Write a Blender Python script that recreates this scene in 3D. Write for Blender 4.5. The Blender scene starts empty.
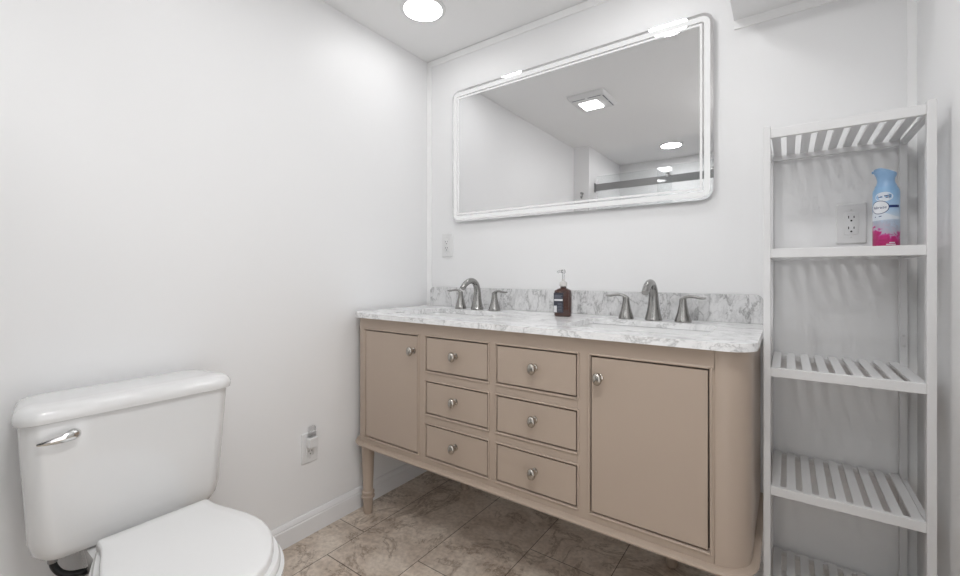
import bpy, bmesh, math, random
from mathutils import Vector, Matrix

# ------------------------------------------------------------------ camera, world, exposure
scene = bpy.context.scene
COL = scene.collection
cam_data = bpy.data.cameras.new('camera')
cam = bpy.data.objects.new('camera', cam_data)
COL.objects.link(cam)
cam.location = (1.5999, -1.7341, 1.07)
cam.rotation_euler = (math.radians(90), 0, math.radians(35.696))
cam_data.sensor_width = 36.0
cam_data.lens = 427.66 / 960 * 36
cam_data.shift_y = -(288 - 273.75) / 960
cam_data.clip_start = 0.02
scene.camera = cam

DOORWAY_FILL = 0.225           # soft white fill from outside, through the added doorway
world = bpy.data.worlds.new('world')
scene.world = world
world.use_nodes = True
world.node_tree.nodes['Background'].inputs[0].default_value = (1, 1, 1, 1)
world.node_tree.nodes['Background'].inputs[1].default_value = DOORWAY_FILL
scene.view_settings.view_transform = 'Standard'
scene.view_settings.look = 'None'
scene.view_settings.gamma = 1.0
scene.view_settings.use_curve_mapping = False
scene.view_settings.exposure = 2.96

CORNER_POWER = 2.4          # radiance of the recessed light in the corner
SINK_POWER = 4.2            # the one above the right sink
FILL_POWER = 4.3        # fill dome added over the camera, out of view
SHOWER_POWER = 10.5         # the one above the shower
FAN_POWER = 2.6            # radiance of the fan light's lens
MIRROR_LED = 0.072           # radiance of the frosted bands of the mirror

H = 2.225                   # ceiling height
XR = 1.903                  # right wall
random.seed(4)

# ------------------------------------------------------------------ materials
def new_mat(name):
    m = bpy.data.materials.new(name)
    m.use_nodes = True
    nt = m.node_tree
    return m, nt, nt.nodes['Principled BSDF']

def plain(name, col, rough=0.5, metal=0.0, bump=0.0, bscale=200.0, spec=0.5, coat=0.0, vary=0.0):
    m, nt, b = new_mat(name)
    b.inputs['Base Color'].default_value = (*col, 1)
    b.inputs['Roughness'].default_value = rough
    b.inputs['Metallic'].default_value = metal
    b.inputs['Specular IOR Level'].default_value = spec
    b.inputs['Coat Weight'].default_value = coat
    b.inputs['Coat Roughness'].default_value = 0.05
    tc = nt.nodes.new('ShaderNodeTexCoord')
    n = nt.nodes.new('ShaderNodeTexNoise')
    n.inputs['Scale'].default_value = bscale
    n.inputs['Detail'].default_value = 3
    nt.links.new(tc.outputs['Object'], n.inputs['Vector'])
    if bump:
        bp = nt.nodes.new('ShaderNodeBump')
        bp.inputs['Strength'].default_value = bump
        bp.inputs['Distance'].default_value = 0.001
        nt.links.new(n.outputs['Fac'], bp.inputs['Height'])
        nt.links.new(bp.outputs['Normal'], b.inputs['Normal'])
    if vary:
        r = nt.nodes.new('ShaderNodeMapRange')
        r.inputs['To Min'].default_value = max(0.02, rough - vary)
        r.inputs['To Max'].default_value = rough + vary
        nt.links.new(n.outputs['Fac'], r.inputs['Value'])
        nt.links.new(r.outputs['Result'], b.inputs['Roughness'])
    return m

def glow(name, col, strength, base=0.9):
    m, nt, b = new_mat(name)
    b.inputs['Base Color'].default_value = (base, base, base, 1)
    b.inputs['Emission Color'].default_value = (*col, 1)
    b.inputs['Emission Strength'].default_value = strength
    return m

def clear(name, tint, rough=0.0, gloss=0.08):
    m, nt, b = new_mat(name)
    out = nt.nodes['Material Output']
    tr = nt.nodes.new('ShaderNodeBsdfTransparent')
    tr.inputs[0].default_value = (*tint, 1)
    gl = nt.nodes.new('ShaderNodeBsdfGlossy')
    gl.inputs['Roughness'].default_value = rough
    fr = nt.nodes.new('ShaderNodeFresnel')
    fr.inputs['IOR'].default_value = 1.5
    mx = nt.nodes.new('ShaderNodeMixShader')
    nt.links.new(fr.outputs[0], mx.inputs[0])
    nt.links.new(tr.outputs[0], mx.inputs[1])
    nt.links.new(gl.outputs[0], mx.inputs[2])
    nt.links.new(mx.outputs[0], out.inputs['Surface'])
    return m

def ramp(nt, pts):
    r = nt.nodes.new('ShaderNodeValToRGB')
    e = r.color_ramp.elements
    while len(e) > 1:
        e.remove(e[-1])
    e[0].position, e[0].color = pts[0][0], (*pts[0][1], 1)
    for p, c in pts[1:]:
        k = e.new(p)
        k.color = (*c, 1)
    return r

def marble_mat(name, base=(0.80, 0.80, 0.80), seed=0.0, dark=1.0, stretch=(1.0, 1.0, 1.0)):
    m, nt, b = new_mat(name)
    L = nt.links
    tc = nt.nodes.new('ShaderNodeTexCoord')
    mp = nt.nodes.new('ShaderNodeMapping')
    mp.inputs['Location'].default_value = (seed, seed * 0.7, seed * 1.3)
    mp.inputs['Rotation'].default_value = (0.3, 0.5, 0.6)
    mp.inputs['Scale'].default_value = stretch
    L.new(tc.outputs['Object'], mp.inputs['Vector'])
    w = nt.nodes.new('ShaderNodeTexNoise')
    w.inputs['Scale'].default_value = 9
    w.inputs['Detail'].default_value = 4
    L.new(mp.outputs[0], w.inputs['Vector'])
    add = nt.nodes.new('ShaderNodeVectorMath'); add.operation = 'MULTIPLY_ADD'
    add.inputs[1].default_value = (0.12, 0.12, 0.12)
    L.new(w.outputs['Color'], add.inputs[0]); L.new(mp.outputs[0], add.inputs[2])
    def veins(scale, stops, detail=5):
        n = nt.nodes.new('ShaderNodeTexNoise')
        n.inputs['Scale'].default_value = scale
        n.inputs['Detail'].default_value = detail
        n.inputs['Roughness'].default_value = 0.6
        L.new(add.outputs[0], n.inputs['Vector'])
        s = nt.nodes.new('ShaderNodeMath'); s.operation = 'SUBTRACT'; s.inputs[1].default_value = 0.5
        a = nt.nodes.new('ShaderNodeMath'); a.operation = 'ABSOLUTE'
        L.new(n.outputs['Fac'], s.inputs[0]); L.new(s.outputs[0], a.inputs[0])
        r = ramp(nt, stops)
        L.new(a.outputs[0], r.inputs[0])
        return r
    d = dark
    g = lambda v: (v, v, v)
    v1 = veins(9, [(0.0, g(1 - 0.75 * d)), (0.008, g(1 - 0.40 * d)), (0.028, g(1 - 0.06 * d)), (0.07, g(1.0))])
    v2 = veins(26, [(0.0, g(1 - 0.28 * d)), (0.015, g(1 - 0.12 * d)), (0.04, g(1.0))])
    cl = nt.nodes.new('ShaderNodeTexNoise')
    cl.inputs['Scale'].default_value = 14; cl.inputs['Detail'].default_value = 6
    L.new(add.outputs[0], cl.inputs['Vector'])
    cr = ramp(nt, [(0.38, g(1 - 0.26 * d)), (0.50, g(1 - 0.03 * d)), (0.60, g(1.0))])
    L.new(cl.outputs['Fac'], cr.inputs[0])
    def mul(a, c):
        x = nt.nodes.new('ShaderNodeMixRGB'); x.blend_type = 'MULTIPLY'; x.inputs[0].default_value = 1
        L.new(a, x.inputs[1]); L.new(c, x.inputs[2])
        return x.outputs[0]
    o = mul(mul(v1.outputs[0], v2.outputs[0]), cr.outputs[0])
    bc = nt.nodes.new('ShaderNodeRGB'); bc.outputs[0].default_value = (*base, 1)
    L.new(mul(o, bc.outputs[0]), b.inputs['Base Color'])
    b.inputs['Roughness'].default_value = 0.16
    return m

def tile_mat():
    m, nt, b = new_mat('floor_tile')
    L = nt.links
    tc = nt.nodes.new('ShaderNodeTexCoord')
    sep = nt.nodes.new('ShaderNodeSeparateXYZ')
    L.new(tc.outputs['Object'], sep.inputs[0])
    def addv(sock, v):
        n = nt.nodes.new('ShaderNodeMath'); n.operation = 'ADD'; n.inputs[1].default_value = v
        L.new(sock, n.inputs[0]); return n.outputs[0]
    cmb = nt.nodes.new('ShaderNodeCombineXYZ')
    # the second column from the left wall is laid with another stagger
    inside = nt.nodes.new('ShaderNodeMath'); inside.operation = 'COMPARE'
    inside.inputs[1].default_value = 0.329; inside.inputs[2].default_value = 0.153
    L.new(sep.outputs[0], inside.inputs[0])
    k = nt.nodes.new('ShaderNodeMath'); k.operation = 'MULTIPLY_ADD'; k.inputs[1].default_value = -0.25; k.inputs[2].default_value = 1.0
    L.new(inside.outputs[0], k.inputs[0])
    su = nt.nodes.new('ShaderNodeMath'); su.operation = 'MULTIPLY'
    L.new(addv(sep.outputs[1], -0.035), su.inputs[0]); L.new(k.outputs[0], su.inputs[1])
    shift = nt.nodes.new('ShaderNodeMath'); shift.operation = 'MULTIPLY_ADD'; shift.inputs[1].default_value = 0.284
    L.new(inside.outputs[0], shift.inputs[0]); L.new(su.outputs[0], shift.inputs[2])
    L.new(shift.outputs[0], cmb.inputs[0])
    L.new(addv(sep.outputs[0], -0.176), cmb.inputs[1])
    br = nt.nodes.new('ShaderNodeTexBrick')
    br.offset = 0.5; br.offset_frequency = 2
    br.inputs['Scale'].default_value = 1
    br.inputs['Brick Width'].default_value = 0.61
    br.inputs['Row Height'].default_value = 0.306
    br.inputs['Mortar Size'].default_value = 0.0016
    br.inputs['Mortar Smooth'].default_value = 0.1
    br.inputs['Color1'].default_value = (0.92, 0.92, 0.92, 1)
    br.inputs['Color2'].default_value = (1.05, 1.05, 1.05, 1)
    br.inputs['Mortar'].default_value = (0.22, 0.20, 0.18, 1)
    L.new(cmb.outputs[0], br.inputs['Vector'])
    # travertine clouds and cracks, shifted from tile to tile
    off = nt.nodes.new('ShaderNodeVectorMath'); off.operation = 'MULTIPLY_ADD'
    off.inputs[1].default_value = (0.0, 0.0, 0.0)
    L.new(br.outputs['Color'], off.inputs[0]); L.new(tc.outputs['Object'], off.inputs[2])
    n1 = nt.nodes.new('ShaderNodeTexNoise'); n1.inputs['Scale'].default_value = 6; n1.inputs['Detail'].default_value = 9
    n1.inputs['Roughness'].default_value = 0.65; n1.inputs['Distortion'].default_value = 0.8
    L.new(off.outputs[0], n1.inputs['Vector'])
    r1 = ramp(nt, [(0.28, (0.46, 0.375, 0.30)), (0.45, (0.64, 0.54, 0.45)), (0.58, (0.76, 0.665, 0.57)), (0.75, (0.86, 0.77, 0.67))])
    L.new(n1.outputs['Fac'], r1.inputs[0])
    n2 = nt.nodes.new('ShaderNodeTexNoise'); n2.inputs['Scale'].default_value = 4.5; n2.inputs['Detail'].default_value = 8
    n2.inputs['Roughness'].default_value = 0.7; n2.inputs['Distortion'].default_value = 1.6
    L.new(off.outputs[0], n2.inputs['Vector'])
    s = nt.nodes.new('ShaderNodeMath'); s.operation = 'SUBTRACT'; s.inputs[1].default_value = 0.44
    a = nt.nodes.new('ShaderNodeMath'); a.operation = 'ABSOLUTE'
    L.new(n2.outputs['Fac'], s.inputs[0]); L.new(s.outputs[0], a.inputs[0])
    r2 = ramp(nt, [(0.0, (0.52, 0.48, 0.44)), (0.012, (0.72, 0.69, 0.66)), (0.04, (0.95, 0.95, 0.95)), (0.08, (1, 1, 1))])
    L.new(a.outputs[0], r2.inputs[0])
    n3 = nt.nodes.new('ShaderNodeTexNoise'); n3.inputs['Scale'].default_value = 60; n3.inputs['Detail'].default_value = 5
    L.new(tc.outputs['Object'], n3.inputs['Vector'])
    r3 = ramp(nt, [(0.3, (0.82, 0.81, 0.80)), (0.6, (1.06, 1.06, 1.06))])
    L.new(n3.outputs['Fac'], r3.inputs[0])
    def mul(p, q):
        x = nt.nodes.new('ShaderNodeMixRGB'); x.blend_type = 'MULTIPLY'; x.inputs[0].default_value = 1
        L.new(p, x.inputs[1]); L.new(q, x.inputs[2]); return x.outputs[0]
    L.new(mul(mul(mul(r1.outputs[0], r2.outputs[0]), r3.outputs[0]), br.outputs['Color']), b.inputs['Base Color'])
    b.inputs['Roughness'].default_value = 0.42
    bp = nt.nodes.new('ShaderNodeBump'); bp.inputs['Strength'].default_value = 0.3; bp.inputs['Distance'].default_value = 0.002
    inv = nt.nodes.new('ShaderNodeMath'); inv.operation = 'SUBTRACT'; inv.inputs[0].default_value = 1
    L.new(br.outputs['Fac'], inv.inputs[1]); L.new(inv.outputs[0], bp.inputs['Height'])
    L.new(bp.outputs[0], b.inputs['Normal'])
    return m

def spray_mat():
    """printed sleeve of the can: bands by height, flowers near the bottom"""
    m, nt, b = new_mat('printed_sleeve')
    L = nt.links
    tc = nt.nodes.new('ShaderNodeTexCoord')
    sep = nt.nodes.new('ShaderNodeSeparateXYZ'); L.new(tc.outputs['Object'], sep.inputs[0])
    n = nt.nodes.new('ShaderNodeTexNoise'); n.inputs['Scale'].default_value = 70; n.inputs['Detail'].default_value = 2
    n.inputs['Distortion'].default_value = 1.2
    L.new(tc.outputs['Object'], n.inputs['Vector'])
    # petals spread upwards on the left half of the front
    k = nt.nodes.new('ShaderNodeMath'); k.operation = 'MULTIPLY_ADD'
    L.new(n.outputs['Fac'], k.inputs[0]); k.inputs[1].default_value = -0.07
    L.new(sep.outputs[2], k.inputs[2])
    k2 = nt.nodes.new('ShaderNodeMath'); k2.operation = 'MULTIPLY_ADD'
    L.new(sep.outputs[0], k2.inputs[0]); k2.inputs[1].default_value = 0.45; L.new(k.outputs[0], k2.inputs[2])
    mr = nt.nodes.new('ShaderNodeMapRange'); mr.inputs['From Min'].default_value = -0.028; mr.inputs['From Max'].default_value = 0.052
    L.new(k2.outputs[0], mr.inputs['Value'])
    r = ramp(nt, [(0.0, (0.42, 0.015, 0.13)), (0.34, (0.55, 0.02, 0.20)), (0.44, (0.52, 0.10, 0.32)),
                  (0.52, (0.50, 0.42, 0.52)), (0.70, (0.42, 0.46, 0.55)), (0.90, (0.45, 0.55, 0.68))])
    L.new(mr.outputs[0], r.inputs[0])
    up = ramp(nt, [(0.0, (0.62, 0.70, 0.78)), (0.3, (0.42, 0.60, 0.80)), (0.75, (0.28, 0.48, 0.72)), (1.0, (0.26, 0.46, 0.70))])
    mz = nt.nodes.new('ShaderNodeMapRange'); mz.inputs['From Min'].default_value = 0.075; mz.inputs['From Max'].default_value = 0.175
    L.new(sep.outputs[2], mz.inputs['Value']); L.new(mz.outputs[0], up.inputs[0])
    st = nt.nodes.new('ShaderNodeMapRange'); st.inputs['From Min'].default_value = 0.070; st.inputs['From Max'].default_value = 0.078
    L.new(sep.outputs[2], st.inputs['Value'])
    mx = nt.nodes.new('ShaderNodeMixRGB'); L.new(st.outputs[0], mx.inputs[0]); L.new(r.outputs[0], mx.inputs[1]); L.new(up.outputs[0], mx.inputs[2])
    L.new(mx.outputs[0], b.inputs['Base Color'])
    b.inputs['Roughness'].default_value = 0.3
    return m

M = dict(
    wall=plain('wall_paint', (0.88, 0.88, 0.885), 0.42, bump=0.05, bscale=350, spec=0.35),
    ceiling=plain('ceiling_paint', (0.93, 0.93, 0.93), 0.8, bump=0.05, bscale=300, spec=0.2),
    halo_strip=plain('white_halo_gloss', (0.96, 0.96, 0.96), 0.3),  # whiter than the walls, so the halo is in the colour
    baseboard=plain('baseboard_paint', (0.84, 0.84, 0.85), 0.3),
    tile=tile_mat(),
    marble=marble_mat('carrara_marble', (0.95, 0.95, 0.955), 0.0, 0.46, (0.8, 1.7, 1.0)),
    marble_splash=marble_mat('carrara_marble_splash', (0.78, 0.78, 0.785), 3.1, 0.66, (1.6, 1.0, 0.8)),
    taupe=plain('taupe_paint', (0.475, 0.383, 0.312), 0.38, bump=0.04, bscale=250),
    dark=plain('gap_shade_dark', (0.03, 0.025, 0.022), 0.8),  # near-black carcass: shade of the door and drawer gaps put into the colour
    nickel=plain('brushed_nickel', (0.34, 0.335, 0.325), 0.24, 1.0, vary=0.04, bscale=80),
    knob=plain('satin_nickel', (0.46, 0.43, 0.39), 0.22, 1.0),
    chrome=plain('chrome', (0.80, 0.80, 0.80), 0.07, 1.0),
    rail=plain('brushed_steel_rail', (0.33, 0.33, 0.33), 0.35, 1.0),
    porcelain=plain('white_porcelain', (0.82, 0.82, 0.82), 0.10, coat=0.6),
    seat=plain('white_seat_plastic', (0.86, 0.86, 0.86), 0.22),
    rubber=plain('black_rubber_hose', (0.012, 0.012, 0.014), 0.45),
    braid=plain('braided_steel', (0.35, 0.35, 0.35), 0.35, 1.0, bump=0.6, bscale=700),
    shelf=plain('white_painted_wood', (0.77, 0.77, 0.775), 0.42, bump=0.06, bscale=120),
    plastic=plain('white_plastic', (0.80, 0.80, 0.80), 0.35),
    slot=plain('outlet_slot', (0.01, 0.01, 0.01), 0.7),
    screw=plain('painted_screw', (0.70, 0.70, 0.70), 0.3),
    corner=glow('corner_light_diffuser', (1, 1, 1), CORNER_POWER),
    sink=glow('sink_light_diffuser', (1, 1, 1), SINK_POWER),
    added_fill=glow('added_fill_diffuser', (1, 1, 1), FILL_POWER),  # glow of the added fill dome
    shower=glow('shower_light_diffuser', (1, 1, 1), SHOWER_POWER),
    lens=glow('fan_light_lens', (1, 1, 1), FAN_POWER),
    led=glow('frosted_led_band', (1, 1, 1), MIRROR_LED, 0.25),
    mirror=plain('mirror_silver', (0.80, 0.80, 0.805), 0.005, 1.0),
    mirror_back=plain('mirror_housing', (0.75, 0.75, 0.76), 0.4),
    glass=clear('clear_glass', (0.97, 0.98, 0.98)),
    clear_plastic=clear('clear_plastic', (0.965, 0.965, 0.97), 0.1),
    amber=plain('amber_glass', (0.050, 0.011, 0.005), 0.06, coat=0.8),
    soap=plain('amber_soap', (0.10, 0.025, 0.01), 0.2),
    label=plain('navy_label', (0.035, 0.038, 0.055), 0.45),
    label_white=plain('label_white', (0.75, 0.75, 0.77), 0.5),
    label_grey=plain('label_grey', (0.22, 0.23, 0.27), 0.5),
    pump=plain('translucent_pump', (0.66, 0.64, 0.62), 0.25),
    sleeve=spray_mat(),
    blue=plain('light_blue_plastic', (0.28, 0.46, 0.70), 0.32),
    navy=plain('navy_ink', (0.01, 0.03, 0.15), 0.4),
    ink_white=plain('white_ink', (0.80, 0.82, 0.86), 0.4),
    bottle_wave=plain('pale_wave_ink', (0.72, 0.77, 0.84), 0.35),
)

# ------------------------------------------------------------------ helpers
def obj(name, bm, mat, parent=None, smooth=True, angle=40, bevel=0.0, seg=2, subsurf=0):
    bmesh.ops.remove_doubles(bm, verts=bm.verts, dist=1e-6)
    bmesh.ops.recalc_face_normals(bm, faces=bm.faces)
    me = bpy.data.meshes.new(name)
    bm.to_mesh(me); bm.free()
    o = bpy.data.objects.new(name, me)
    COL.objects.link(o)
    mats = mat if isinstance(mat, (list, tuple)) else [mat]
    for k in mats:
        me.materials.append(k)
    if bevel:
        b = o.modifiers.new('bevel', 'BEVEL'); b.width = bevel; b.segments = seg
        b.limit_method = 'ANGLE'; b.angle_limit = math.radians(40)
    if subsurf:
        s = o.modifiers.new('subsurf', 'SUBSURF'); s.levels = subsurf; s.render_levels = subsurf
    if smooth:
        for p in me.polygons:
            p.use_smooth = True
        try:
            me.set_sharp_from_angle(angle=math.radians(angle))
        except Exception:
            pass
    if parent is not None:
        o.parent = parent
    return o

def tag(o, label, cat, group=None):
    o['label'] = label; o['category'] = cat
    if group:
        o['group'] = group
    return o

def thing(name, label, cat, loc=(0, 0, 0), rz=0.0, group=None):
    o = bpy.data.objects.new(name, None)
    COL.objects.link(o)
    o.empty_display_size = 0.05
    o.location = loc; o.rotation_euler = (0, 0, rz)
    return tag(o, label, cat, group)

def struct(name, bm, mat, **k):
    o = obj(name, bm, mat, **k)
    o['kind'] = 'structure'
    return o

def copy_tree(o, parent=None):
    c = o.copy(); COL.objects.link(c)
    c.parent = parent
    for ch in list(o.children):
        copy_tree(ch, c)
    return c

def box(bm, x0, x1, y0, y1, z0, z1):
    v = [bm.verts.new((x, y, z)) for z in (z0, z1) for x, y in ((x0, y0), (x1, y0), (x1, y1), (x0, y1))]
    for f in ((3, 2, 1, 0), (4, 5, 6, 7), (0, 1, 5, 4), (1, 2, 6, 5), (2, 3, 7, 6), (3, 0, 4, 7)):
        bm.faces.new([v[i] for i in f])

def bx(*a):
    bm = bmesh.new(); box(bm, *a); return bm

def loft(bm, rings, cap=True):
    rr = [[bm.verts.new(p) for p in r] for r in rings]
    n = len(rr[0])
    for a, b in zip(rr, rr[1:]):
        for i in range(n):
            bm.faces.new((a[i], a[(i + 1) % n], b[(i + 1) % n], b[i]))
    if cap:
        bm.faces.new(rr[0][::-1]); bm.faces.new(rr[-1])
    return rr

def lathe(bm, prof, c=(0, 0, 0), axis='z', n=32, sx=1.0, sy=1.0):
    rings = []
    for r, h in prof:
        r = max(r, 1e-5)
        ring = []
        for i in range(n):
            t = 2 * math.pi * i / n
            a, b = r * math.cos(t) * sx, r * math.sin(t) * sy
            p = {'z': (a, b, h), 'y': (a, h, b), 'x': (h, a, b)}[axis]
            ring.append((c[0] + p[0], c[1] + p[1], c[2] + p[2]))
        rings.append(ring)
    loft(bm, rings)

def tube(bm, pts, radii, n=16, flat=None, smooth_steps=6):
    """tube through pts (Catmull-Rom); flat = (scale along side, scale along up)"""
    P = [Vector(p) for p in pts]
    if not isinstance(radii, (list, tuple)):
        radii = [radii] * len(P)
    Q, R = [], []
    for i in range(len(P) - 1):
        p0 = P[max(i - 1, 0)]; p1 = P[i]; p2 = P[i + 1]; p3 = P[min(i + 2, len(P) - 1)]
        for s in range(smooth_steps):
            t = s / smooth_steps
            Q.append(0.5 * ((2 * p1) + (p2 - p0) * t + (2 * p0 - 5 * p1 + 4 * p2 - p3) * t * t + (3 * p1 - p0 - 3 * p2 + p3) * t ** 3))
            R.append(radii[i] * (1 - t) + radii[i + 1] * t)
    Q.append(P[-1]); R.append(radii[-1])
    rings = []
    side = None
    for i, q in enumerate(Q):
        d = (Q[min(i + 1, len(Q) - 1)] - Q[max(i - 1, 0)]).normalized()
        if side is None:
            ref = Vector((0, 0, 1)) if abs(d.z) < 0.9 else Vector((1, 0, 0))
            side = d.cross(ref).normalized()
        side = (side - d * side.dot(d)).normalized()
        up = side.cross(d).normalized()
        fs, fu = flat if flat else (1, 1)
        rings.append([tuple(q + side * (R[i] * fs * math.cos(2 * math.pi * k / n)) + up * (R[i] * fu * math.sin(2 * math.pi * k / n))) for k in range(n)])
    loft(bm, rings)

def rrect(x0, x1, y0, y1, r, z, n=8, radii=None):
    """rounded rectangle loop, ccw from the x0,y0 corner; radii = per corner (x0y0, x1y0, x1y1, x0y1)"""
    rs = radii or (r, r, r, r)
    cs = [(x0, y0, 180, 0), (x1, y0, 270, 1), (x1, y1, 0, 2), (x0, y1, 90, 3)]
    out = []
    for cx, cy, a0, k in cs:
        q = rs[k]
        ox = cx + q if k in (0, 3) else cx - q
        oy = cy + q if k in (0, 1) else cy - q
        for i in range(n + 1):
            t = math.radians(a0 + 90 * i / n)
            out.append((ox + q * math.cos(t), oy + q * math.sin(t), z))
    return out

def prism(bm, loop, z0, z1):
    loft(bm, [[(p[0], p[1], z0) for p in loop], [(p[0], p[1], z1) for p in loop]])

def disc_xz(bm, cx, y, cz, r, n=20, sx=1.0):
    bm.faces.new([bm.verts.new((cx + r * sx * math.cos(2 * math.pi * i / n), y, cz + r * math.sin(2 * math.pi * i / n))) for i in range(n)])

# ------------------------------------------------------------------ the room
YB = -2.90                                        # wall behind the shower
struct('floor', bx(-0.1, XR + 0.1, YB - 0.1, 0.1, -0.06, 0.0), M['tile'], smooth=False)
struct('ceiling', bx(-0.1, XR + 0.1, YB - 0.1, 0.1, H, H + 0.08), M['ceiling'], smooth=False)
struct('wall_left', bx(-0.1, 0.0, YB - 0.1, 0.1, 0.0, H), M['wall'], smooth=False)
struct('wall_back', bx(0.0, XR, 0.0, 0.1, 0.0, H), M['wall'], smooth=False)
DY0, DY1, DZ = -1.99, -1.17, 2.03                 # unseen doorway beside the camera, added to let fill light in
bm = bmesh.new()
box(bm, XR, XR + 0.1, YB - 0.1, DY0, 0.0, H); box(bm, XR, XR + 0.1, DY1, 0.1, 0.0, H); box(bm, XR, XR + 0.1, DY0, DY1, DZ, H)
struct('wall_right', bm, M['wall'], smooth=False)
bm = bmesh.new()
for ya, yb in ((DY0 - 0.03, DY0 + 0.015), (DY1 - 0.015, DY1 + 0.06)):
    box(bm, XR - 0.012, XR + 0.112, ya, yb, 0.0, DZ + 0.06)
box(bm, XR - 0.012, XR + 0.112, DY0 + 0.015, DY1 - 0.015, DZ - 0.015, DZ + 0.06)
struct('added_doorway', bm, M['baseboard'], smooth=False, bevel=0.003)  # casing of the added opening, out of view
struct('wall_shower_end', bx(0.0, XR, YB - 0.1, YB, 0.0, H), M['wall'], smooth=False)
struct('wall_shower_left', bx(0.0, 0.145, YB, -2.02, 0.0, H), M['wall'], smooth=False)
struct('wall_shower_right', bx(1.70, XR, YB, -2.02, 0.0, H), M['wall'], smooth=False)
struct('soffit', bx(1.45, XR, -0.30, 0.0, 1.953, H), M['wall'], smooth=False)
# bright halo round the back wall, built as pale strips
struct('halo_strip_1', bx(0.0, 0.030, -0.004, 0.0, 0.09, H - 0.002), M['halo_strip'], smooth=False)
struct('halo_strip_2', bx(0.030, 1.45, -0.004, 0.0, H - 0.034, H - 0.002), M['halo_strip'], smooth=False)
struct('halo_strip_3', bx(XR - 0.020, XR, -0.004, 0.0, 0.09, 1.953), M['halo_strip'], smooth=False)
struct('halo_strip_4', bx(1.45, XR - 0.020, -0.004, 0.0, 1.922, 1.953), M['halo_strip'], smooth=False)

def baseboard_profile(axis, a0, a1, s=1):
    prof = [(0, 0), (0.014, 0), (0.014, 0.066), (0.011, 0.070), (0.0115, 0.074), (0.008, 0.084), (0.004, 0.089), (0, 0.090)]
    bm = bmesh.new()
    if axis == 'y':
        loft(bm, [[(s * d, a, z) for d, z in prof] for a in (a0, a1)])
    else:
        loft(bm, [[(a, -d, z) for d, z in prof] for a in (a0, a1)])
    return bm
struct('baseboard_left', baseboard_profile('y', -2.02, 0.0), M['baseboard'], angle=25)
struct('baseboard_back', baseboard_profile('x', 0.014, XR), M['baseboard'], angle=25)
b = struct('baseboard_right', baseboard_profile('y', -1.11, -0.014, -1), M['baseboard'], angle=25)
b.location.x = XR

# ------------------------------------------------------------------ ceiling lights, added fill dome and fan
def ceiling_light(x, y, mat, label):
    t = thing('ceiling_light', label, 'ceiling light', (x, y, H), 0, 'recessed ceiling lights')
    bm = bmesh.new()
    lathe_ring = [(0.082, -0.001), (0.083, -0.007), (0.093, -0.006), (0.099, -0.002), (0.0995, 0.0)]
    rings = [[(r * math.cos(2 * math.pi * i / 48), r * math.sin(2 * math.pi * i / 48), z) for i in range(48)] for r, z in lathe_ring]
    loft(bm, rings, cap=False)
    obj('trim_ring', bm, M['plastic'], t)
    bm = bmesh.new()
    lathe(bm, [(0.0, -0.0045), (0.06, -0.0045), (0.0825, -0.0035), (0.0825, -0.0005)], n=48)
    obj('diffuser', bm, M[mat], t)
    return t
ceiling_light(0.310, -0.365, 'corner', 'round recessed ceiling light above the left end of the vanity, seen directly')
ceiling_light(1.150, -0.440, 'sink', 'round recessed ceiling light above the right sink, reflected at the mirror top edge')
t = thing('added_fill_dome', 'wide round dome added as fill light, out of view near the added doorway', 'ceiling light', (1.45, -1.50, H))  # unseen lamp, added to even out the light on the right
bm = bmesh.new()
lathe(bm, [(0.0, 0.0), (0.180, 0.0), (0.182, -0.004), (0.180, -0.020), (0.172, -0.022)], n=48)
obj('base_ring', bm, M['plastic'], t)
bm = bmesh.new()
lathe(bm, [(0.0, -0.055), (0.07, -0.053), (0.125, -0.045), (0.160, -0.032), (0.171, -0.021), (0.0, -0.0205)], n=48)
obj('dome', bm, M['added_fill'], t)
ceiling_light(0.753, -2.425, 'shower', 'round recessed ceiling light above the shower, seen reflected in the mirror')

t = thing('ceiling_fan_vent', 'square white bathroom fan with a glowing square light, on the ceiling in the mirror', 'exhaust fan', (0.55, -1.045, H))
bm = bmesh.new()
lo = lambda h, z: rrect(-h, h, -h * 1.12, h * 1.12, 0.012, z, 4)
t.scale = (0.93, 0.93, 1.0)
loft(bm, [lo(0.132, 0.0), lo(0.132, -0.004), lo(0.126, -0.022), lo(0.120, -0.026)])
obj('cover', bm, M['plastic'], t)
bm = bmesh.new()
for k in range(2):
    box(bm, -0.105 + k * 0.112, -0.012 + k * 0.112, 0.100, 0.110, -0.0268, -0.020)
    box(bm, -0.105 + k * 0.112, -0.012 + k * 0.112, 0.1345, 0.1415, -0.0185, -0.008)
for k in range(2):
    box(bm, 0.108, 0.116, -0.12 + k * 0.115, -0.02 + k * 0.115, -0.0268, -0.020)
obj('air_slot', bm, M['label_grey'], t, smooth=False)
bm = bmesh.new()
loft(bm, [rrect(-0.084, 0.048, -0.103, 0.040, 0.006, -0.024, 4), rrect(-0.084, 0.048, -0.103, 0.040, 0.006, -0.029, 4), rrect(-0.081, 0.045, -0.100, 0.037, 0.006, -0.030, 4)])
obj('light_lens', bm, M['lens'], t)

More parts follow.
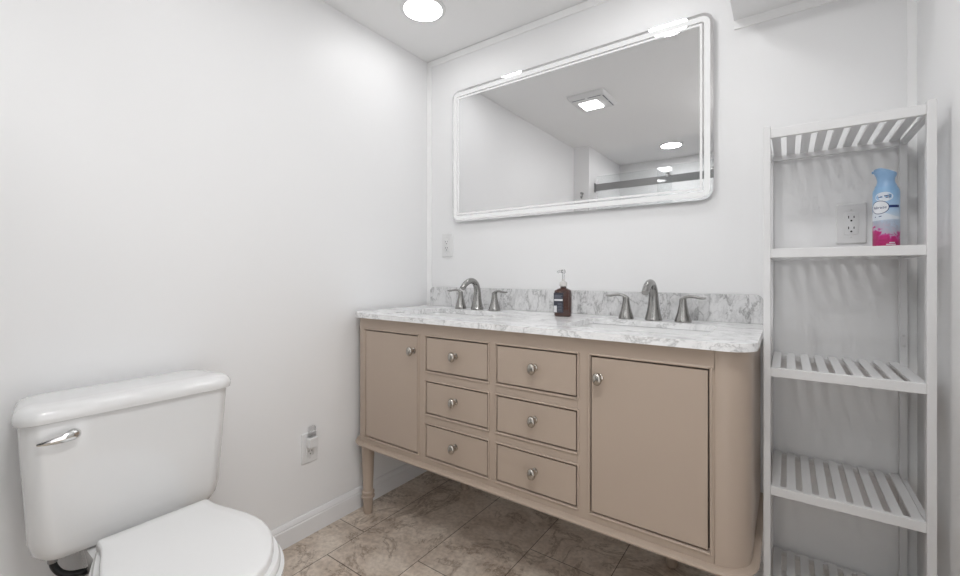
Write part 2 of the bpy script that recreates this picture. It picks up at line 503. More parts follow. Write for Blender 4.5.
# ------------------------------------------------------------------ shower door (seen in the mirror)
t = thing('shower_door', 'frameless glass sliding shower door under a grey steel rail, seen in the mirror', 'shower door', (0.145, -2.16, 0.0))
obj('rail', bx(0.012, 1.543, -0.006, 0.006, 1.836, 1.899), M['rail'], t, bevel=0.002)
for xx in (0.0, 1.543):
    obj('rail_bracket', bx(xx, xx + 0.012 if xx == 0 else 1.555, -0.016, 0.016, 1.826, 1.908), M['rail'], t, bevel=0.003)
for x0, x1, yy in ((0.02, 0.665, -0.030), (0.56, 1.53, 0.022)):
    obj('glass_panel', bx(x0, x1, yy, yy + 0.008, 0.0, 1.975), M['glass'], t, smooth=False)
for xx, yy in ((0.645, 0.034), (0.985, 0.034)):
    bm = bmesh.new()
    s = 1 if yy > 0 else -1
    lathe(bm, [(0.0, -0.012), (0.014, -0.012), (0.020, -0.006), (0.020, 0.008), (0.012, 0.010), (0.0, 0.010)], (xx, 0.020, 1.903), 'y', 24)
    obj('roller', bm, M['chrome'], t)

# ------------------------------------------------------------------ vanity cabinet
XC, YF = 0.776, -0.515
van = thing('vanity_cabinet', 'taupe painted double vanity with six drawers, two doors and turned legs', 'vanity', (XC, 0.0, 0.0))
def plan(dx, r, off, z, back=-0.022, n=10):
    """rounded-front plan outline: half width dx, front at YF, everything grown by off"""
    return rrect(-dx - off, dx + off, YF - off, back, 0, z, n, radii=(r + off, r + off, 0.002, 0.002))
HW, RC = 0.751, 0.076
bm = bmesh.new()
prism(bm, plan(HW - 0.019, RC - 0.019, 0.0, 0), 0.330, 0.715)
box(bm, -HW + 0.08, HW - 0.08, YF + 0.019, YF + 0.029, 0.715, 0.880)
for v in bm.verts:
    if v.co.y < -0.40:
        v.co.y = max(v.co.y, YF + 0.019)
obj('carcass', bm, M['dark'], van, smooth=False)
# face frame with beaded openings
bm = bmesh.new()
y0, y1 = YF, YF + 0.018
A, B_, C_, E_ = 0.665, 0.349, 0.310, 0.016
def fr(a, b_, c, d): box(bm, a, b_, y0, y1, c, d)
fr(-0.675, 0.675, 0.829, 0.880)
fr(-0.675, 0.675, 0.336, 0.364)
fr(-0.675, -A, 0.364, 0.829); fr(A, 0.675, 0.364, 0.829)
fr(-B_, -C_, 0.364, 0.829); fr(C_, B_, 0.364, 0.829)
fr(-E_, E_, 0.364, 0.829)
for z0, z1 in ((0.657, 0.696), (0.492, 0.531)):
    fr(-C_, -E_, z0, z1); fr(E_, C_, z0, z1)
frame = obj('face_frame', bm, M['taupe'], van, smooth=False, bevel=0.0008, seg=1)
openings = [(-A, -B_, 0.364, 0.829), (B_, A, 0.364, 0.829)]
rows = [(0.696, 0.829), (0.531, 0.657), (0.364, 0.492)]
for z0, z1 in rows:
    openings += [(-C_, -E_, z0, z1), (E_, C_, z0, z1)]
for a, c, z0, z1 in openings:
    bm = bmesh.new()
    w = 0.0055
    box(bm, a - w, a, y0 - 0.0048, y0 + 0.001, z0 - w, z1 + w); box(bm, c, c + w, y0 - 0.0048, y0 + 0.001, z0 - w, z1 + w)
    box(bm, a, c, y0 - 0.0048, y0 + 0.001, z0 - w, z0); box(bm, a, c, y0 - 0.0048, y0 + 0.001, z1, z1 + w)
    obj('bead_moulding', bm, M['taupe'], frame, smooth=False, bevel=0.0022, seg=3)
# curved corner posts and sides
for s in (-1, 1):
    bm = bmesh.new()
    out, inn = [], []
    xs0 = 0.675
    out.append((xs0, YF)); inn.append((xs0, YF + 0.016))
    for i in range(17):
        a = math.radians(270 + 90 * i / 16)
        cx, cy = HW - RC + 0.0015, YF + RC
        out.append((cx + (RC - 0.0015) * math.cos(a), cy + RC * math.sin(a)))
        inn.append((cx + (RC - 0.0175) * math.cos(a), cy + (RC - 0.016) * math.sin(a)))
    loop = out + inn[::-1]
    loop = [(s * x, y) for x, y in loop]
    loft(bm, [[(x, y, z) for x, y in loop] for z in (0.336, 0.880)])
    obj('curved_corner', bm, M['taupe'], van, bevel=0.001, seg=1)
    xa, xb = sorted((s * HW, s * (HW - 0.018)))
    bm = bx(xa, xb, YF + RC + 0.0015, -0.022, 0.336, 0.880)
    obj('side_panel', bm, M['taupe'], van, smooth=False)
# half-round base moulding
bm = bmesh.new()
prof = [(0.002, 0.3205), (0.012, 0.3205), (0.018, 0.3235), (0.0205, 0.3285), (0.018, 0.3335), (0.012, 0.3365), (0.003, 0.3375)]
loft(bm, [plan(HW - 0.004, RC - 0.003, o, z, back=-0.020) for o, z in prof])
obj('base_moulding', bm, M['taupe'], van, angle=35)
# knobs
def knob_bm(cx, cz):
    bm = bmesh.new()
    yk = YF - 0.0005
    lathe(bm, [(0.0, 0.0), (0.0095, 0.0), (0.0090, -0.003), (0.0055, -0.005), (0.0042, -0.010), (0.0042, -0.017), (0.0060, -0.0195), (0.0115, -0.0215),
               (0.0140, -0.0245), (0.0142, -0.0275), (0.0125, -0.0315), (0.0085, -0.0345), (0.0, -0.0360)], (cx, yk, cz), 'y', 28, sx=1.0, sy=1.30)
    return bm
def front(name, a, c, z0, z1, kx, kz):
    g = 0.0048
    bm = bx(a + g, c - g, YF - 0.0005, YF + 0.0175, z0 + g, z1 - g)
    o = obj(name, bm, M['taupe'], van, smooth=False, bevel=0.0012, seg=2)
    obj('knob', knob_bm(kx, kz), M['knob'], o)
front('door', -A, -B_, 0.364, 0.829, -0.372, 0.767)
front('door', B_, A, 0.364, 0.829, 0.380, 0.767)
for (z0, z1), kz in zip(rows, (0.768, 0.601, 0.435)):
    front('drawer', -C_, -E_, z0, z1, -0.161, kz)
    front('drawer', E_, C_, z0, z1, 0.166, kz)
for sx in (-1, 1):
    for lx, ly in ((0.702, -0.470), (0.480, -0.050)):
        bm = bmesh.new()
        lathe(bm, [(0.0, 0.0), (0.016, 0.0), (0.0195, 0.006), (0.0215, 0.060), (0.0215, 0.068), (0.0285, 0.072), (0.0290, 0.079), (0.0220, 0.084),
                   (0.0220, 0.088), (0.0275, 0.092), (0.0275, 0.098), (0.0215, 0.104), (0.0225, 0.13), (0.026, 0.24), (0.0285, 0.30), (0.0285, 0.323)],
              (sx * lx, ly, 0), 'z', 28)
        obj('leg', bm, M['taupe'], van)

# ------------------------------------------------------------------ countertop, sinks
ZT, ZB = 0.901, 0.8805
SINKS = (0.411, 1.203)
top = thing('countertop', 'white and grey veined marble vanity countertop with rounded front corners', 'countertop', (XC, 0.0, ZB))
bm = bmesh.new()
def loop_edges(pts):
    vs = []
    for p in pts:
        if not vs or (Vector(p) - vs[-1].co).length > 1e-5:
            vs.append(bm.verts.new(p))
    if (vs[0].co - vs[-1].co).length < 1e-5:
        bm.verts.remove(vs.pop())
    return [bm.edges.new((vs[i], vs[(i + 1) % len(vs)])) for i in range(len(vs))]
ed = loop_edges(rrect(-0.753, 0.7655, YF - 0.027, -0.0045, 0, 0, 12, radii=(0.092, 0.068, 0.003, 0.003)))
for sx in SINKS:
    c = sx - XC
    ed += loop_edges(rrect(c - 0.215, c + 0.215, -0.440, -0.150, 0.035, 0, 8))
bmesh.ops.triangle_fill(bm, use_beauty=True, use_dissolve=False, edges=ed)
res = bmesh.ops.extrude_face_region(bm, geom=list(bm.faces))
bmesh.ops.translate(bm, verts=[v for v in res['geom'] if isinstance(v, bmesh.types.BMVert)], vec=(0, 0, ZT - ZB))
obj('marble_slab', bm, M['marble'], top, bevel=0.003, seg=3, angle=30)
bm = bmesh.new()
lp = rrect(-0.736, 0.7585, 0.0002, 0.9985 - ZT, 0, 0, 8, radii=(0.001, 0.001, 0.022, 0.022))
loft(bm, [[(p[0], y, p[1]) for p in lp] for y in (-0.0225, -0.0045)])
bs = obj('backsplash', bm, M['marble_splash'], None, bevel=0.0015, seg=2, angle=30)
bs.location = (XC, 0.0, ZT)
tag(bs, 'grey veined marble backsplash strip with rounded top corners behind the faucets', 'backsplash')

def sink(x, label):
    t = thing('sink', label, 'sink', (x, -0.295, ZB), 0, 'undermount sinks')
    bm = bmesh.new()
    secs = [(0.235, 0.165, -0.001, 0.045), (0.217, 0.147, -0.001, 0.036), (0.214, 0.144, -0.012, 0.036), (0.208, 0.138, -0.06, 0.04), (0.195, 0.125, -0.105, 0.05),
            (0.150, 0.085, -0.128, 0.05), (0.04, 0.03, -0.135, 0.02)]
    inner = [rrect(-a, a, -b_, b_, r, z, 8) for a, b_, z, r in secs]
    outer = [rrect(-a, a, -b_, b_, r, z, 8) for a, b_, z, r in [(0.05, 0.04, -0.146, 0.02), (0.16, 0.095, -0.139, 0.05), (0.206, 0.136, -0.112, 0.05), (0.222, 0.152, -0.03, 0.04), (0.235, 0.165, -0.012, 0.045)]]
    rr = loft(bm, inner + outer, cap=False)
    n = len(rr[0])
    for i in range(n):
        bm.faces.new((rr[-1][i], rr[-1][(i + 1) % n], rr[0][(i + 1) % n], rr[0][i]))
    bm.faces.new(rr[len(inner) - 1]); bm.faces.new(rr[len(inner)])
    # the loft between the two floors is not wanted
    obj('basin', bm, M['porcelain'], t, angle=60)
    bm = bmesh.new()
    lathe(bm, [(0.0, -0.1335), (0.016, -0.1335), (0.021, -0.131), (0.023, -0.134), (0.023, -0.137)], n=24)
    obj('drain', bm, M['nickel'], t)
    return t
sink(SINKS[0], 'white rectangular undermount sink at the left end of the marble countertop')
sink(SINKS[1], 'white rectangular undermount sink at the right end of the marble countertop')

# ------------------------------------------------------------------ faucets
def make_faucet():
    t = thing('faucet', 'brushed nickel widespread faucet with two levers at the left sink', 'faucet', (SINKS[0] + 0.001, -0.104, ZT), 0, 'brushed nickel faucets')
    bm = bmesh.new()
    tube(bm, [(0, 0, 0.0), (0, 0, 0.006), (0, 0, 0.020), (0, 0.001, 0.052), (0, 0.001, 0.090), (0, -0.010, 0.119), (0, -0.034, 0.1345), (0, -0.064, 0.134), (0, -0.092, 0.121), (0, -0.112, 0.1035)],
         [0.0300, 0.0300, 0.0260, 0.0195, 0.0160, 0.0145, 0.0138, 0.0132, 0.0128, 0.0125], n=24)
    obj('spout', bm, M['nickel'], t, angle=50)
    for s in (-1, 1):
        x = s * 0.0985
        bm = bmesh.new()
        lathe(bm, [(0.0, 0.0), (0.0275, 0.0), (0.0278, 0.004), (0.0258, 0.011), (0.0190, 0.032), (0.0135, 0.058), (0.0118, 0.074), (0.0118, 0.080), (0.008, 0.083), (0.0, 0.0835)], (x, 0, 0), 'z', 28)
        h = obj('handle', bm, M['nickel'], t, angle=50)
        bm = bmesh.new()
        tube(bm, [(x - s * 0.006, 0, 0.078), (x + s * 0.006, -0.001, 0.085), (x + s * 0.020, -0.003, 0.0895), (x + s * 0.040, -0.006, 0.0885), (x + s * 0.058, -0.008, 0.0855), (x + s * 0.073, -0.009, 0.086)],
             [0.0100, 0.0100, 0.0085, 0.0080, 0.0080, 0.0055], n=14, flat=(1.0, 0.62))
        obj('lever', bm, M['nickel'], h, angle=60)
    return t
f1 = make_faucet()
f2 = copy_tree(f1)
f2.location = (SINKS[1] + 0.002, -0.104, ZT)
f2['label'] = 'brushed nickel widespread faucet with two levers at the right sink, beside the shelf'

# ------------------------------------------------------------------ soap bottle
t = thing('soap_dispenser', 'amber soap pump bottle with a dark label on the countertop between the faucets', 'soap bottle', (0.876, -0.158, ZT), math.radians(14))
t.location.z = ZT
bm = bmesh.new()
def bsec(a, d, r, z): return rrect(-a, a, -d, d, r, z, 5)
loft(bm, [bsec(0.029, 0.020, 0.008, 0.0), bsec(0.0325, 0.0235, 0.010, 0.003), bsec(0.033, 0.024, 0.010, 0.008), bsec(0.033, 0.024, 0.010, 0.098), bsec(0.031, 0.022, 0.010, 0.104),
          bsec(0.022, 0.017, 0.012, 0.109), bsec(0.0125, 0.0125, 0.0124, 0.113), bsec(0.0115, 0.0115, 0.0114, 0.122)])
obj('bottle', bm, M['amber'], t, angle=35)
lb = obj('bottle_label', bx(-0.0334, 0.004, -0.0248, -0.0236, 0.016, 0.094), M['label'], t, smooth=False)
for q in ((-0.031, 0.002, 0.062, 0.069), (-0.0325, -0.021, 0.017, 0.043)):
    obj('label_band', bx(q[0], q[1], -0.0252, -0.0247, q[2], q[3]), M['label_white'], lb, smooth=False)
for k in range(6):
    obj('print_line', bx(-0.017, 0.001 - 0.003 * (k % 2), -0.0252, -0.0247, 0.022 + k * 0.006, 0.0235 + k * 0.006), M['label_grey'], lb, smooth=False)
for k in range(3):
    obj('print_line', bx(-0.030, 0.000 - 0.004 * (k % 2), -0.0252, -0.0247, 0.073 + k * 0.005, 0.0748 + k * 0.005), M['label_grey'], lb, smooth=False)
bm = bmesh.new()
lathe(bm, [(0.0, 0.119), (0.0145, 0.119), (0.0150, 0.121), (0.0145, 0.134), (0.0125, 0.137), (0.0065, 0.139), (0.0060, 0.148), (0.0, 0.148)], n=24)
obj('pump_collar', bm, M['pump'], t)
bm = bmesh.new()
lathe(bm, [(0.0, 0.147), (0.0042, 0.147), (0.0042, 0.170), (0.0075, 0.172), (0.0085, 0.180), (0.0065, 0.185), (0.0, 0.186)], n=20)
tube(bm, [(0.0, 0, 0.178), (-0.010, -0.003, 0.179), (-0.019, -0.005, 0.177), (-0.023, -0.006, 0.173)], [0.0052, 0.0044, 0.0036, 0.0032], n=12)
obj('pump_head', bm, M['clear_plastic'], t)

# ------------------------------------------------------------------ wall mirror
t = thing('wall_mirror', 'large rounded rectangular mirror with frosted glowing border above the vanity', 'mirror', (0.7905, 0.0, 1.335))
MW, MH, MR = 0.5975, 0.671, 0.040
def mloop(inset, y, n=10):
    return [(p[0], y, p[1]) for p in rrect(-MW + inset, MW - inset, inset, MH - inset, max(MR - inset, 0.004), 0, n)]
def ring_bm(i0, i1, ya, yb):
    bm = bmesh.new()
    a, b_, c, d = mloop(i0, yb), mloop(i0, ya), mloop(i1, ya), mloop(i1, yb)
    loft(bm, [a, b_, c, d], cap=False)
    return bm
bm = bmesh.new()
loft(bm, [mloop(0.0, -0.022), mloop(0.0, -0.017)])
obj('mirror_glass', bm, M['mirror'], t, angle=30)
bm = bmesh.new()
loft(bm, [mloop(0.060, -0.017), mloop(0.060, -0.0005)])
obj('back_housing', bm, M['mirror_back'], t, angle=30)
obj('frosted_band', ring_bm(0.0105, 0.0300, -0.0224, -0.0218), M['led'], t, smooth=False)
obj('frosted_line', ring_bm(0.0360, 0.0440, -0.0224, -0.0218), M['led'], t, smooth=False)

# ------------------------------------------------------------------ outlets, switch
def outlet_parts(t, pw, ph, decora=True):
    """faces -y, local origin at the plate centre on the wall"""
    bm = bmesh.new()
    lo = lambda w, h, y: [(p[0], y, p[1]) for p in rrect(-w, w, -h, h, 0.004, 0, 4)]
    loft(bm, [lo(pw, ph, 0.0), lo(pw, ph, -0.003), lo(pw - 0.003, ph - 0.003, -0.006)])
    obj('cover_plate', bm, M['plastic'], t, angle=30)
    bm = bmesh.new()
    loft(bm, [lo(0.0168, 0.0335, -0.0055), lo(0.0168, 0.0335, -0.0085), lo(0.0160, 0.0327, -0.009)])
    f = obj('receptacle', bm, M['plastic'], t, angle=30)
    for cz in (0.0165, -0.0165):
        for sx, hh in ((-0.0063, 0.0040), (0.0063, 0.0033)):
            obj('slot', bx(sx - 0.0011, sx + 0.0011, -0.0093, -0.0085, cz + 0.003 - hh, cz + 0.003 + hh), M['slot'], f, smooth=False)
        bm = bmesh.new()
        lathe(bm, [(0.0, -0.0085), (0.0026, -0.0085), (0.0026, -0.0093), (0.0, -0.0093)], (0, 0, cz - 0.008), 'y', 14)
        obj('slot', bm, M['slot'], f, smooth=False)
    for cz in (0.042, -0.042):
        bm = bmesh.new()
        lathe(bm, [(0.0, -0.0055), (0.0028, -0.0055), (0.0024, -0.0068), (0.0, -0.0070)], (0, 0, cz), 'y', 14)
        obj('screw', bm, M['screw'], t)
t = thing('wall_outlet', 'white duplex outlet on the back wall above the left end of the backsplash', 'outlet', (0.144, 0.0, 1.220), 0, 'white wall outlets')
outlet_parts(t, 0.0365, 0.062)
o2 = copy_tree(t)
o2.location = (1.759, 0.0, 1.224)
o2['label'] = 'white duplex outlet on the wall behind the top compartment of the shelf unit'
o3 = copy_tree(t)
o3.location = (0.0, -0.714, 0.356); o3.rotation_euler = (0, 0, math.pi / 2)
o3['label'] = 'white duplex outlet low on the left wall between toilet and vanity'

t = thing('night_light', 'small white plug-in night light with clear shade in the low left wall outlet', 'night light', (0.0095, -0.712, 0.356), math.pi / 2)
bm = bmesh.new()
lo = lambda w, z0, z1, y, r=0.006: [(p[0], y, p[1]) for p in rrect(-w, w, z0, z1, r, 0, 5)]
loft(bm, [lo(0.022, 0.005, 0.046, 0.0), lo(0.022, 0.005, 0.046, -0.018), lo(0.019, 0.008, 0.043, -0.024)])
obj('plug_body', bm, M['plastic'], t, angle=35)
bm = bmesh.new()
loft(bm, [lo(0.014, 0.042, 0.090, -0.004), lo(0.014, 0.042, 0.090, -0.014), lo(0.011, 0.044, 0.087, -0.018)])
obj('clear_shade', bm, M['clear_plastic'], t, angle=35)

t = thing('robe_hook', 'small dark hook on the wall stub beside the shower, seen in the mirror', 'hook', (0.085, -2.02, 1.80))
bm = bmesh.new()
lathe(bm, [(0.0, 0.0), (0.011, 0.0), (0.011, 0.004), (0.005, 0.007), (0.005, 0.028), (0.009, 0.030), (0.009, 0.036), (0.0, 0.037)], (0, 0, 0), 'y', 18)
obj('peg', bm, M['rail'], t)
bm = bmesh.new()
tube(bm, [(0, 0.004, -0.004), (0, 0.012, -0.034), (0, 0.030, -0.045), (0, 0.040, -0.030)], [0.005, 0.005, 0.0045, 0.005], n=10)
obj('hook_arm', bm, M['rail'], t)

t = thing('light_switch', 'white wall switch plate on the right wall beside the shelf unit', 'light switch', (XR, -0.465, 1.228), -math.pi / 2)
bm = bmesh.new()
lo = lambda w, h, y: [(p[0], y, p[1]) for p in rrect(-w, w, -h, h, 0.004, 0, 4)]
loft(bm, [lo(0.036, 0.057, 0.0), lo(0.036, 0.057, -0.003), lo(0.033, 0.054, -0.006)])
obj('cover_plate', bm, M['plastic'], t, angle=30)
bm = bmesh.new()
loft(bm, [lo(0.0165, 0.0335, -0.0055), lo(0.0165, 0.0335, -0.008), lo(0.0155, 0.0325, -0.0095)])
obj('rocker', bm, M['plastic'], t, angle=30)

# ------------------------------------------------------------------ slatted shelf unit
SX0, SX1, SY0, SY1 = 1.5462, 1.8800, -0.322, -0.006
t = thing('shelf_unit', 'tall white five-tier slatted wooden shelf unit beside the vanity', 'shelf unit', ((SX0 + SX1) / 2, (SY0 + SY1) / 2, 0.0))
hx, hy, pw = (SX1 - SX0) / 2, (SY1 - SY0) / 2, 0.0165
for sx in (-1, 1):
    for sy in (-1, 1):
        xa, xb = sorted((sx * hx, sx * (hx - pw)))
        ya, yb = sorted((sy * hy, sy * (hy - 0.020)))
        p = obj('post', bx(xa, xb, ya, yb, 0.0, 1.474), M['shelf'], t, smooth=False, bevel=0.0012, seg=2)
for zt in (1.4655, 1.138, 0.8135, 0.490, 0.172):
    x0, x1 = -hx + pw, hx - pw
    bm = bmesh.new()
    n, gap = 9, 0.0135
    ya, yb = -hy + 0.016, hy - 0.014
    span = (x1 - 0.002) - (x0 + 0.001)
    w = (span - gap * (n - 1)) / n
    for k in range(n):
        xa = x0 + 0.001 + k * (w + gap)
        box(bm, xa, xa + w, ya, yb, zt - 0.0085, zt - 0.0005)
    sh = obj('shelf', bm, M['shelf'], t, smooth=False, bevel=0.0008, seg=1)
    rz0 = zt - 0.0245
    obj('rail', bx(x0, x1, -hy + 0.002, -hy + 0.016, rz0, zt), M['shelf'], sh, smooth=False, bevel=0.0012)
    obj('rail', bx(x0, x1, hy - 0.016, hy - 0.002, rz0, zt - 0.009), M['shelf'], sh, smooth=False, bevel=0.0012)
    for s in (-1, 1):
        xa, xb = sorted((s * (hx - 0.002), s * (hx - 0.014)))
        obj('rail', bx(xa, xb, -hy + 0.020, hy - 0.020, rz0, zt - 0.009), M['shelf'], sh, smooth=False, bevel=0.0012)
for cz in (0.862, 0.893):
    bm = bmesh.new()
    lathe(bm, [(0.0, 0.0), (0.0042, 0.0), (0.0038, -0.0022), (0.0, -0.0026)], (hx - pw / 2, hy - 0.020, cz), 'y', 16)
    obj('bolt_cap', bm, M['screw'], t)

# ------------------------------------------------------------------ air freshener can
RC_ = 0.0272
spray = thing('air_freshener', 'light blue and pink aerosol air freshener can on the second shelf tier', 'spray can', (1.8155, -0.165, 1.1395), math.radians(-16))
bm = bmesh.new()
lathe(bm, [(0.0, 0.0), (RC_ - 0.002, 0.0), (RC_, 0.002), (RC_, 0.148), (RC_ - 0.001, 0.154), (RC_ - 0.0045, 0.162)], n=48)
obj('can_body', bm, M['sleeve'], spray)
bm = bmesh.new()
# flared spray head leaning to the nozzle side
head = [(0.0228, 0.158, 0.0), (0.0215, 0.165, 0.0), (0.0185, 0.172, 0.0), (0.0172, 0.179, 0.0), (0.0178, 0.186, 0.0), (0.0200, 0.194, 0.0), (0.0222, 0.201, -0.001), (0.0225, 0.207, -0.002), (0.0200, 0.212, -0.004), (0.010, 0.2155, -0.008)]
loft(bm, [[(dx + r * math.cos(a) * (1.05 if math.cos(a) < 0 else 1.0), r * 0.8 * math.sin(a), z - 0.010 * max(0, math.cos(a)) * max(0, (z - 0.185) / 0.03)) for a in [2 * math.pi * i / 32 for i in range(32)]] for r, z, dx in head])
sh_ = obj('spray_head', bm, M['blue'], spray)
bm = bmesh.new()
lathe(bm, [(0.0, -0.0275), (0.0035, -0.0285), (0.0040, -0.022), (0.0, -0.020)], (0.0, 0.0, 0.206), 'x', 14)
obj('nozzle', bm, M['blue'], sh_)

def wrap(pts, r):
    """(u along the circumference seen from the front, z) -> on the cylinder, front = -y"""
    return [(r * math.sin(u / r), -r * math.cos(u / r), z) for u, z in pts]
def patch(name, loop, r, mat, parent, nu=1):
    bm = bmesh.new()
    c = (sum(p[0] for p in loop) / len(loop), sum(p[1] for p in loop) / len(loop))
    vc = bm.verts.new(wrap([c], r)[0])
    vs = [bm.verts.new(p) for p in wrap(loop, r)]
    mid = [bm.verts.new(p) for p in wrap([((p[0] + c[0]) / 2, (p[1] + c[1]) / 2) for p in loop], r)]
    n = len(vs)
    for i in range(n):
        j = (i + 1) % n
        bm.faces.new((vs[i], vs[j], mid[j], mid[i])); bm.faces.new((mid[i], mid[j], vc))
    return obj(name, bm, mat, parent)
def ell(cx, cz, a, b_, n=32): return [(cx + a * math.cos(2 * math.pi * i / n), cz + b_ * math.sin(2 * math.pi * i / n)) for i in range(n)]
def strip(name, u0, u1, z0f, z1f, r, mat, parent, n=16):
    bm = bmesh.new()
    a = [bm.verts.new(wrap([(u0 + (u1 - u0) * i / n, z0f(i / n))], r)[0]) for i in range(n + 1)]
    c = [bm.verts.new(wrap([(u0 + (u1 - u0) * i / n, z1f(i / n))], r)[0]) for i in range(n + 1)]
    for i in range(n):
        bm.faces.new((a[i], a[i + 1], c[i + 1], c[i]))
    return obj(name, bm, mat, parent)
body = [c for c in spray.children if c.name.startswith('can_body')][0]
strip('label_wave', -0.034, 0.034, lambda s: 0.072 + 0.003 * s, lambda s: 0.096 - 0.012 * s + 0.004 * math.sin(5 * s), RC_ + 0.0002, M['bottle_wave'], body)
patch('label_cloud', ell(-0.001, 0.1345, 0.019, 0.0125), RC_ + 0.0002, M['bottle_wave'], body)
strip('label_stripe', 0.006, 0.034, lambda s: 0.105, lambda s: 0.1115, RC_ + 0.0004, M['navy'], body)
patch('brand_oval_rim', ell(-0.010, 0.107, 0.0205, 0.0178), RC_ + 0.0005, M['navy'], body)
patch('brand_oval', ell(-0.010, 0.107, 0.0190, 0.0163), RC_ + 0.0008, M['ink_white'], body)
def text_wrap(name, s, size, u, z, r, mat, parent, shear=0.0):
    cu = bpy.data.curves.new(name, 'FONT'); cu.body = s; cu.size = size; cu.align_x = 'CENTER'; cu.shear = shear
    cu.resolution_u = 3
    to = bpy.data.objects.new(name, cu); COL.objects.link(to)
    bpy.context.view_layer.update()
    dg = bpy.context.evaluated_depsgraph_get()
    me = bpy.data.meshes.new_from_object(to.evaluated_get(dg))
    bpy.data.objects.remove(to); bpy.data.curves.remove(cu)
    for v in me.vertices:
        v.co = wrap([(v.co.x + u, v.co.y + z)], r)[0]
    me.materials.clear(); me.materials.append(mat)
    o = bpy.data.objects.new(name, me); COL.objects.link(o); o.parent = parent
    return o
text_wrap('brand_lettering', 'febreze', 0.0100, -0.010, 0.1035, RC_ + 0.0011, M['navy'], body, 0.15)
def dash(name, u0, u1, z, h, mat, slant=0.001):
    bm = bmesh.new()
    q = wrap([(u0, z), ((u0 + u1) / 2, z + slant / 2), (u1, z + slant), (u1, z + slant + h), ((u0 + u1) / 2, z + slant / 2 + h), (u0, z + h)], RC_ + 0.0006)
    bm.faces.new([bm.verts.new(p) for p in q])
    obj(name, bm, mat, body, smooth=False)
for u0, u1, z in ((0.000, 0.014, 0.1355), (0.003, 0.013, 0.131), (-0.012, -0.004, 0.1325), (-0.021, -0.018, 0.0805), (-0.011, -0.005, 0.0815)):
    dash('small_print', u0, u1, z, 0.0021, M['navy'])
for u0, u1, z in ((0.004, 0.024, 0.007), (0.010, 0.022, 0.0115)):
    dash('scent_print', u0, u1, z, 0.0022, M['ink_white'], 0.0)

# ------------------------------------------------------------------ toilet
TY = -1.335
toilet = thing('toilet', 'white two-piece toilet with closed lid against the left wall', 'toilet', (0.0, TY, 0.0))
def tsec(x0, x1, hw, r0, z): 
    pts = rrect(x0, x1, -hw, hw, 0, z, 8, radii=(0.03, r0, r0, 0.03))
    return [(x, y * (0.90 + 0.10 * min(1.0, max(0.0, (x - x0) / (0.75 * (x1 - x0))))), z) for x, y, z in pts]
bm = bmesh.new()
loft(bm, [tsec(0.045, 0.165, 0.154, 0.030, 0.3800), tsec(0.035, 0.180, 0.172, 0.035, 0.3825), tsec(0.028, 0.190, 0.187, 0.040, 0.391), tsec(0.024, 0.196, 0.199, 0.042, 0.408), tsec(0.020, 0.1985, 0.2065, 0.042, 0.440),
          tsec(0.019, 0.2005, 0.2095, 0.040, 0.50), tsec(0.018, 0.205, 0.2185, 0.038, 0.64), tsec(0.018, 0.207, 0.2230, 0.036, 0.7235)])
obj('tank', bm, M['porcelain'], toilet, angle=50)
bm = bmesh.new()
loft(bm, [tsec(0.030, 0.212, 0.2275, 0.040, 0.7215), tsec(0.026, 0.218, 0.2310, 0.042, 0.7240), tsec(0.024, 0.2205, 0.2330, 0.044, 0.732), tsec(0.024, 0.220, 0.2325, 0.044, 0.742), tsec(0.026, 0.216, 0.2290, 0.044, 0.7505),
          tsec(0.030, 0.208, 0.2215, 0.042, 0.7575), tsec(0.038, 0.196, 0.210, 0.036, 0.7612), tsec(0.05, 0.170, 0.188, 0.03, 0.7628)])
obj('tank_lid', bm, M['porcelain'], toilet, angle=50)
bm = bmesh.new()
lathe(bm, [(0.0, 0.205), (0.013, 0.205), (0.014, 0.212), (0.011, 0.217), (0.0, 0.218)], (0, -0.135, 0.6855), 'x', 20)
tube(bm, [(0.216, -0.127, 0.686), (0.223, -0.137, 0.6875), (0.226, -0.154, 0.685), (0.225, -0.177, 0.6825), (0.221, -0.199, 0.681)], [0.010, 0.0125, 0.0105, 0.0070, 0.0028], n=14, flat=(0.55, 1.0))
obj('flush_lever', bm, M['chrome'], toilet, angle=60)

def egg(xb, xf, hwb, hw, xm, z, n=40, p=2.2):
    """egg outline: back at xb (half width hwb), widest hw at xm, round front at xf"""
    pts = []
    for i in range(n + 1):                     # +y side from the back to the front
        s = i / n
        x = xb + (xf - xb) * (1 - math.cos(math.pi * s)) / 2
        if x <= xm:
            u = (x - xb) / (xm - xb)
            y = hwb + (hw - hwb) * math.sin(u * math.pi / 2)
        else:
            u = (x - xm) / (xf - xm)
            y = hw * max(0.0, 1 - u ** p) ** (1 / p)
        pts.append((x, y))
    up = [(x, y, z) for x, y in pts]
    dn = [(x, -y, z) for x, y in pts[-2::-1]]
    return up[::-1][0:] [::-1] + dn
bm = bmesh.new()
loft(bm, [egg(0.10, 0.50, 0.095, 0.105, 0.28, 0.0), egg(0.09, 0.51, 0.100, 0.110, 0.28, 0.02), egg(0.11, 0.50, 0.090, 0.098, 0.28, 0.08), egg(0.12, 0.52, 0.090, 0.105, 0.34, 0.16),
          egg(0.12, 0.60, 0.095, 0.140, 0.42, 0.25), egg(0.16, 0.69, 0.100, 0.166, 0.47, 0.33), egg(0.215, 0.712, 0.105, 0.173, 0.48, 0.37), egg(0.215, 0.714, 0.108, 0.173, 0.48, 0.3885)])
bmesh.ops.translate(bm, verts=bm.verts, vec=(0, 0.015, 0))
obj('bowl', bm, M['porcelain'], toilet, angle=50)
bm = bmesh.new()
loft(bm, [rrect(0.06, 0.30, -0.085, 0.085, 0.03, 0.25, 6), rrect(0.05, 0.30, -0.100, 0.100, 0.03, 0.34, 6), rrect(0.05, 0.30, -0.105, 0.105, 0.03, 0.3795, 6)])
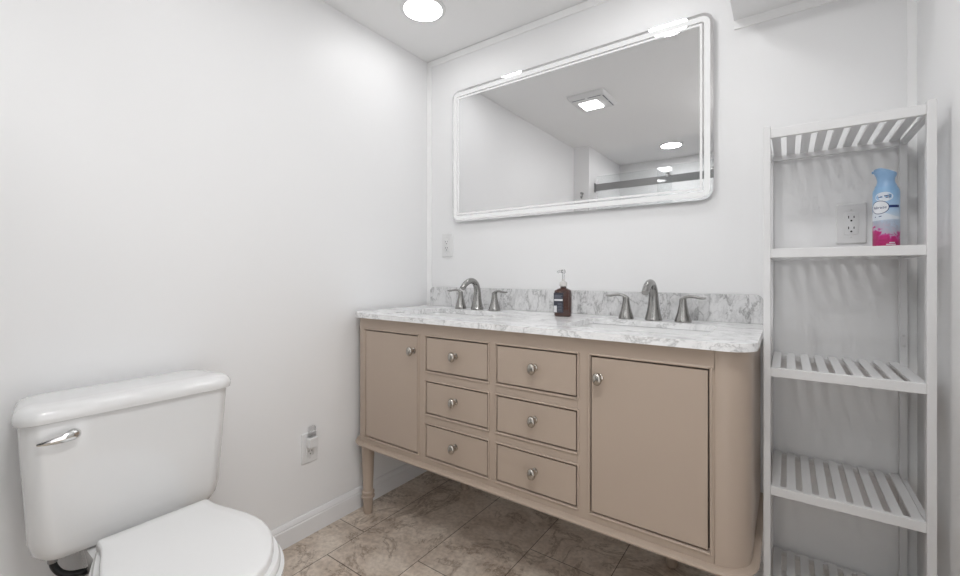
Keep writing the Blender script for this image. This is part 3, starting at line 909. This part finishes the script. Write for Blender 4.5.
obj('tank_shelf', bm, M['porcelain'], toilet, angle=50)
bm = bmesh.new()
loft(bm, [egg(0.245, 0.700, 0.112, 0.163, 0.48, 0.3885), egg(0.243, 0.704, 0.114, 0.166, 0.48, 0.394), egg(0.243, 0.704, 0.114, 0.166, 0.48, 0.405), egg(0.246, 0.699, 0.111, 0.162, 0.48, 0.411)])
bmesh.ops.translate(bm, verts=bm.verts, vec=(0, 0.015, 0))
obj('seat', bm, M['seat'], toilet, angle=50)
bm = bmesh.new()
def lid(z, g=0.0, r=0.022):
    """lid outline: straight back edge, concave neck, broad rounded front"""
    ctrl = [(0.258, 0.113), (0.2605, 0.1185), (0.267, 0.1212), (0.284, 0.1208), (0.305, 0.1225), (0.335, 0.129), (0.375, 0.140), (0.426, 0.1515), (0.465, 0.157), (0.50, 0.158), (0.54, 0.152), (0.58, 0.139), (0.615, 0.122), (0.645, 0.101), (0.67, 0.076), (0.687, 0.042), (0.693, 0.0)]
    up = [(x, y) for x, y in ctrl]
    full = up + [(x, -y) for x, y in up[-2::-1]]
    cx = 0.47
    return [(cx + (x - cx) * (1 - g / 0.22), y * (1 - g / 0.17), z) for x, y in full]
loft(bm, [lid(0.4115, 0.003), lid(0.4135, 0.0), lid(0.427, 0.0), lid(0.4315, 0.0025), lid(0.4335, 0.007), lid(0.4345, 0.03), lid(0.435, 0.08)])
bmesh.ops.translate(bm, verts=bm.verts, vec=(0, 0.015, 0))
obj('seat_lid', bm, M['seat'], toilet, angle=50)
for s in (-1, 1):
    bm = bmesh.new()
    lathe(bm, [(0.0, -0.02), (0.010, -0.02), (0.011, -0.017), (0.011, 0.017), (0.010, 0.02), (0.0, 0.02)], (0.250, s * 0.075 + 0.015, 0.4095), 'y', 16)
    obj('hinge', bm, M['seat'], toilet)

bm = bmesh.new()
lathe(bm, [(0.0, 0.345), (0.0095, 0.345), (0.0100, 0.349), (0.0100, 0.381), (0.0, 0.381)], (0.10, -0.153, 0), 'z', 20)
coup = obj('hose_coupling', bm, M['braid'], toilet)
bm = bmesh.new()
tube(bm, [(0.10, -0.153, 0.349), (0.101, -0.150, 0.332), (0.107, -0.139, 0.313), (0.115, -0.121, 0.303), (0.120, -0.098, 0.298), (0.095, -0.096, 0.28), (0.060, -0.125, 0.24), (0.030, -0.14, 0.19), (0.004, -0.14, 0.17)], 0.0078, n=14)
h_ = obj('supply_hose', bm, M['rubber'], toilet)
h_['label'] = 'black rubber supply hose'
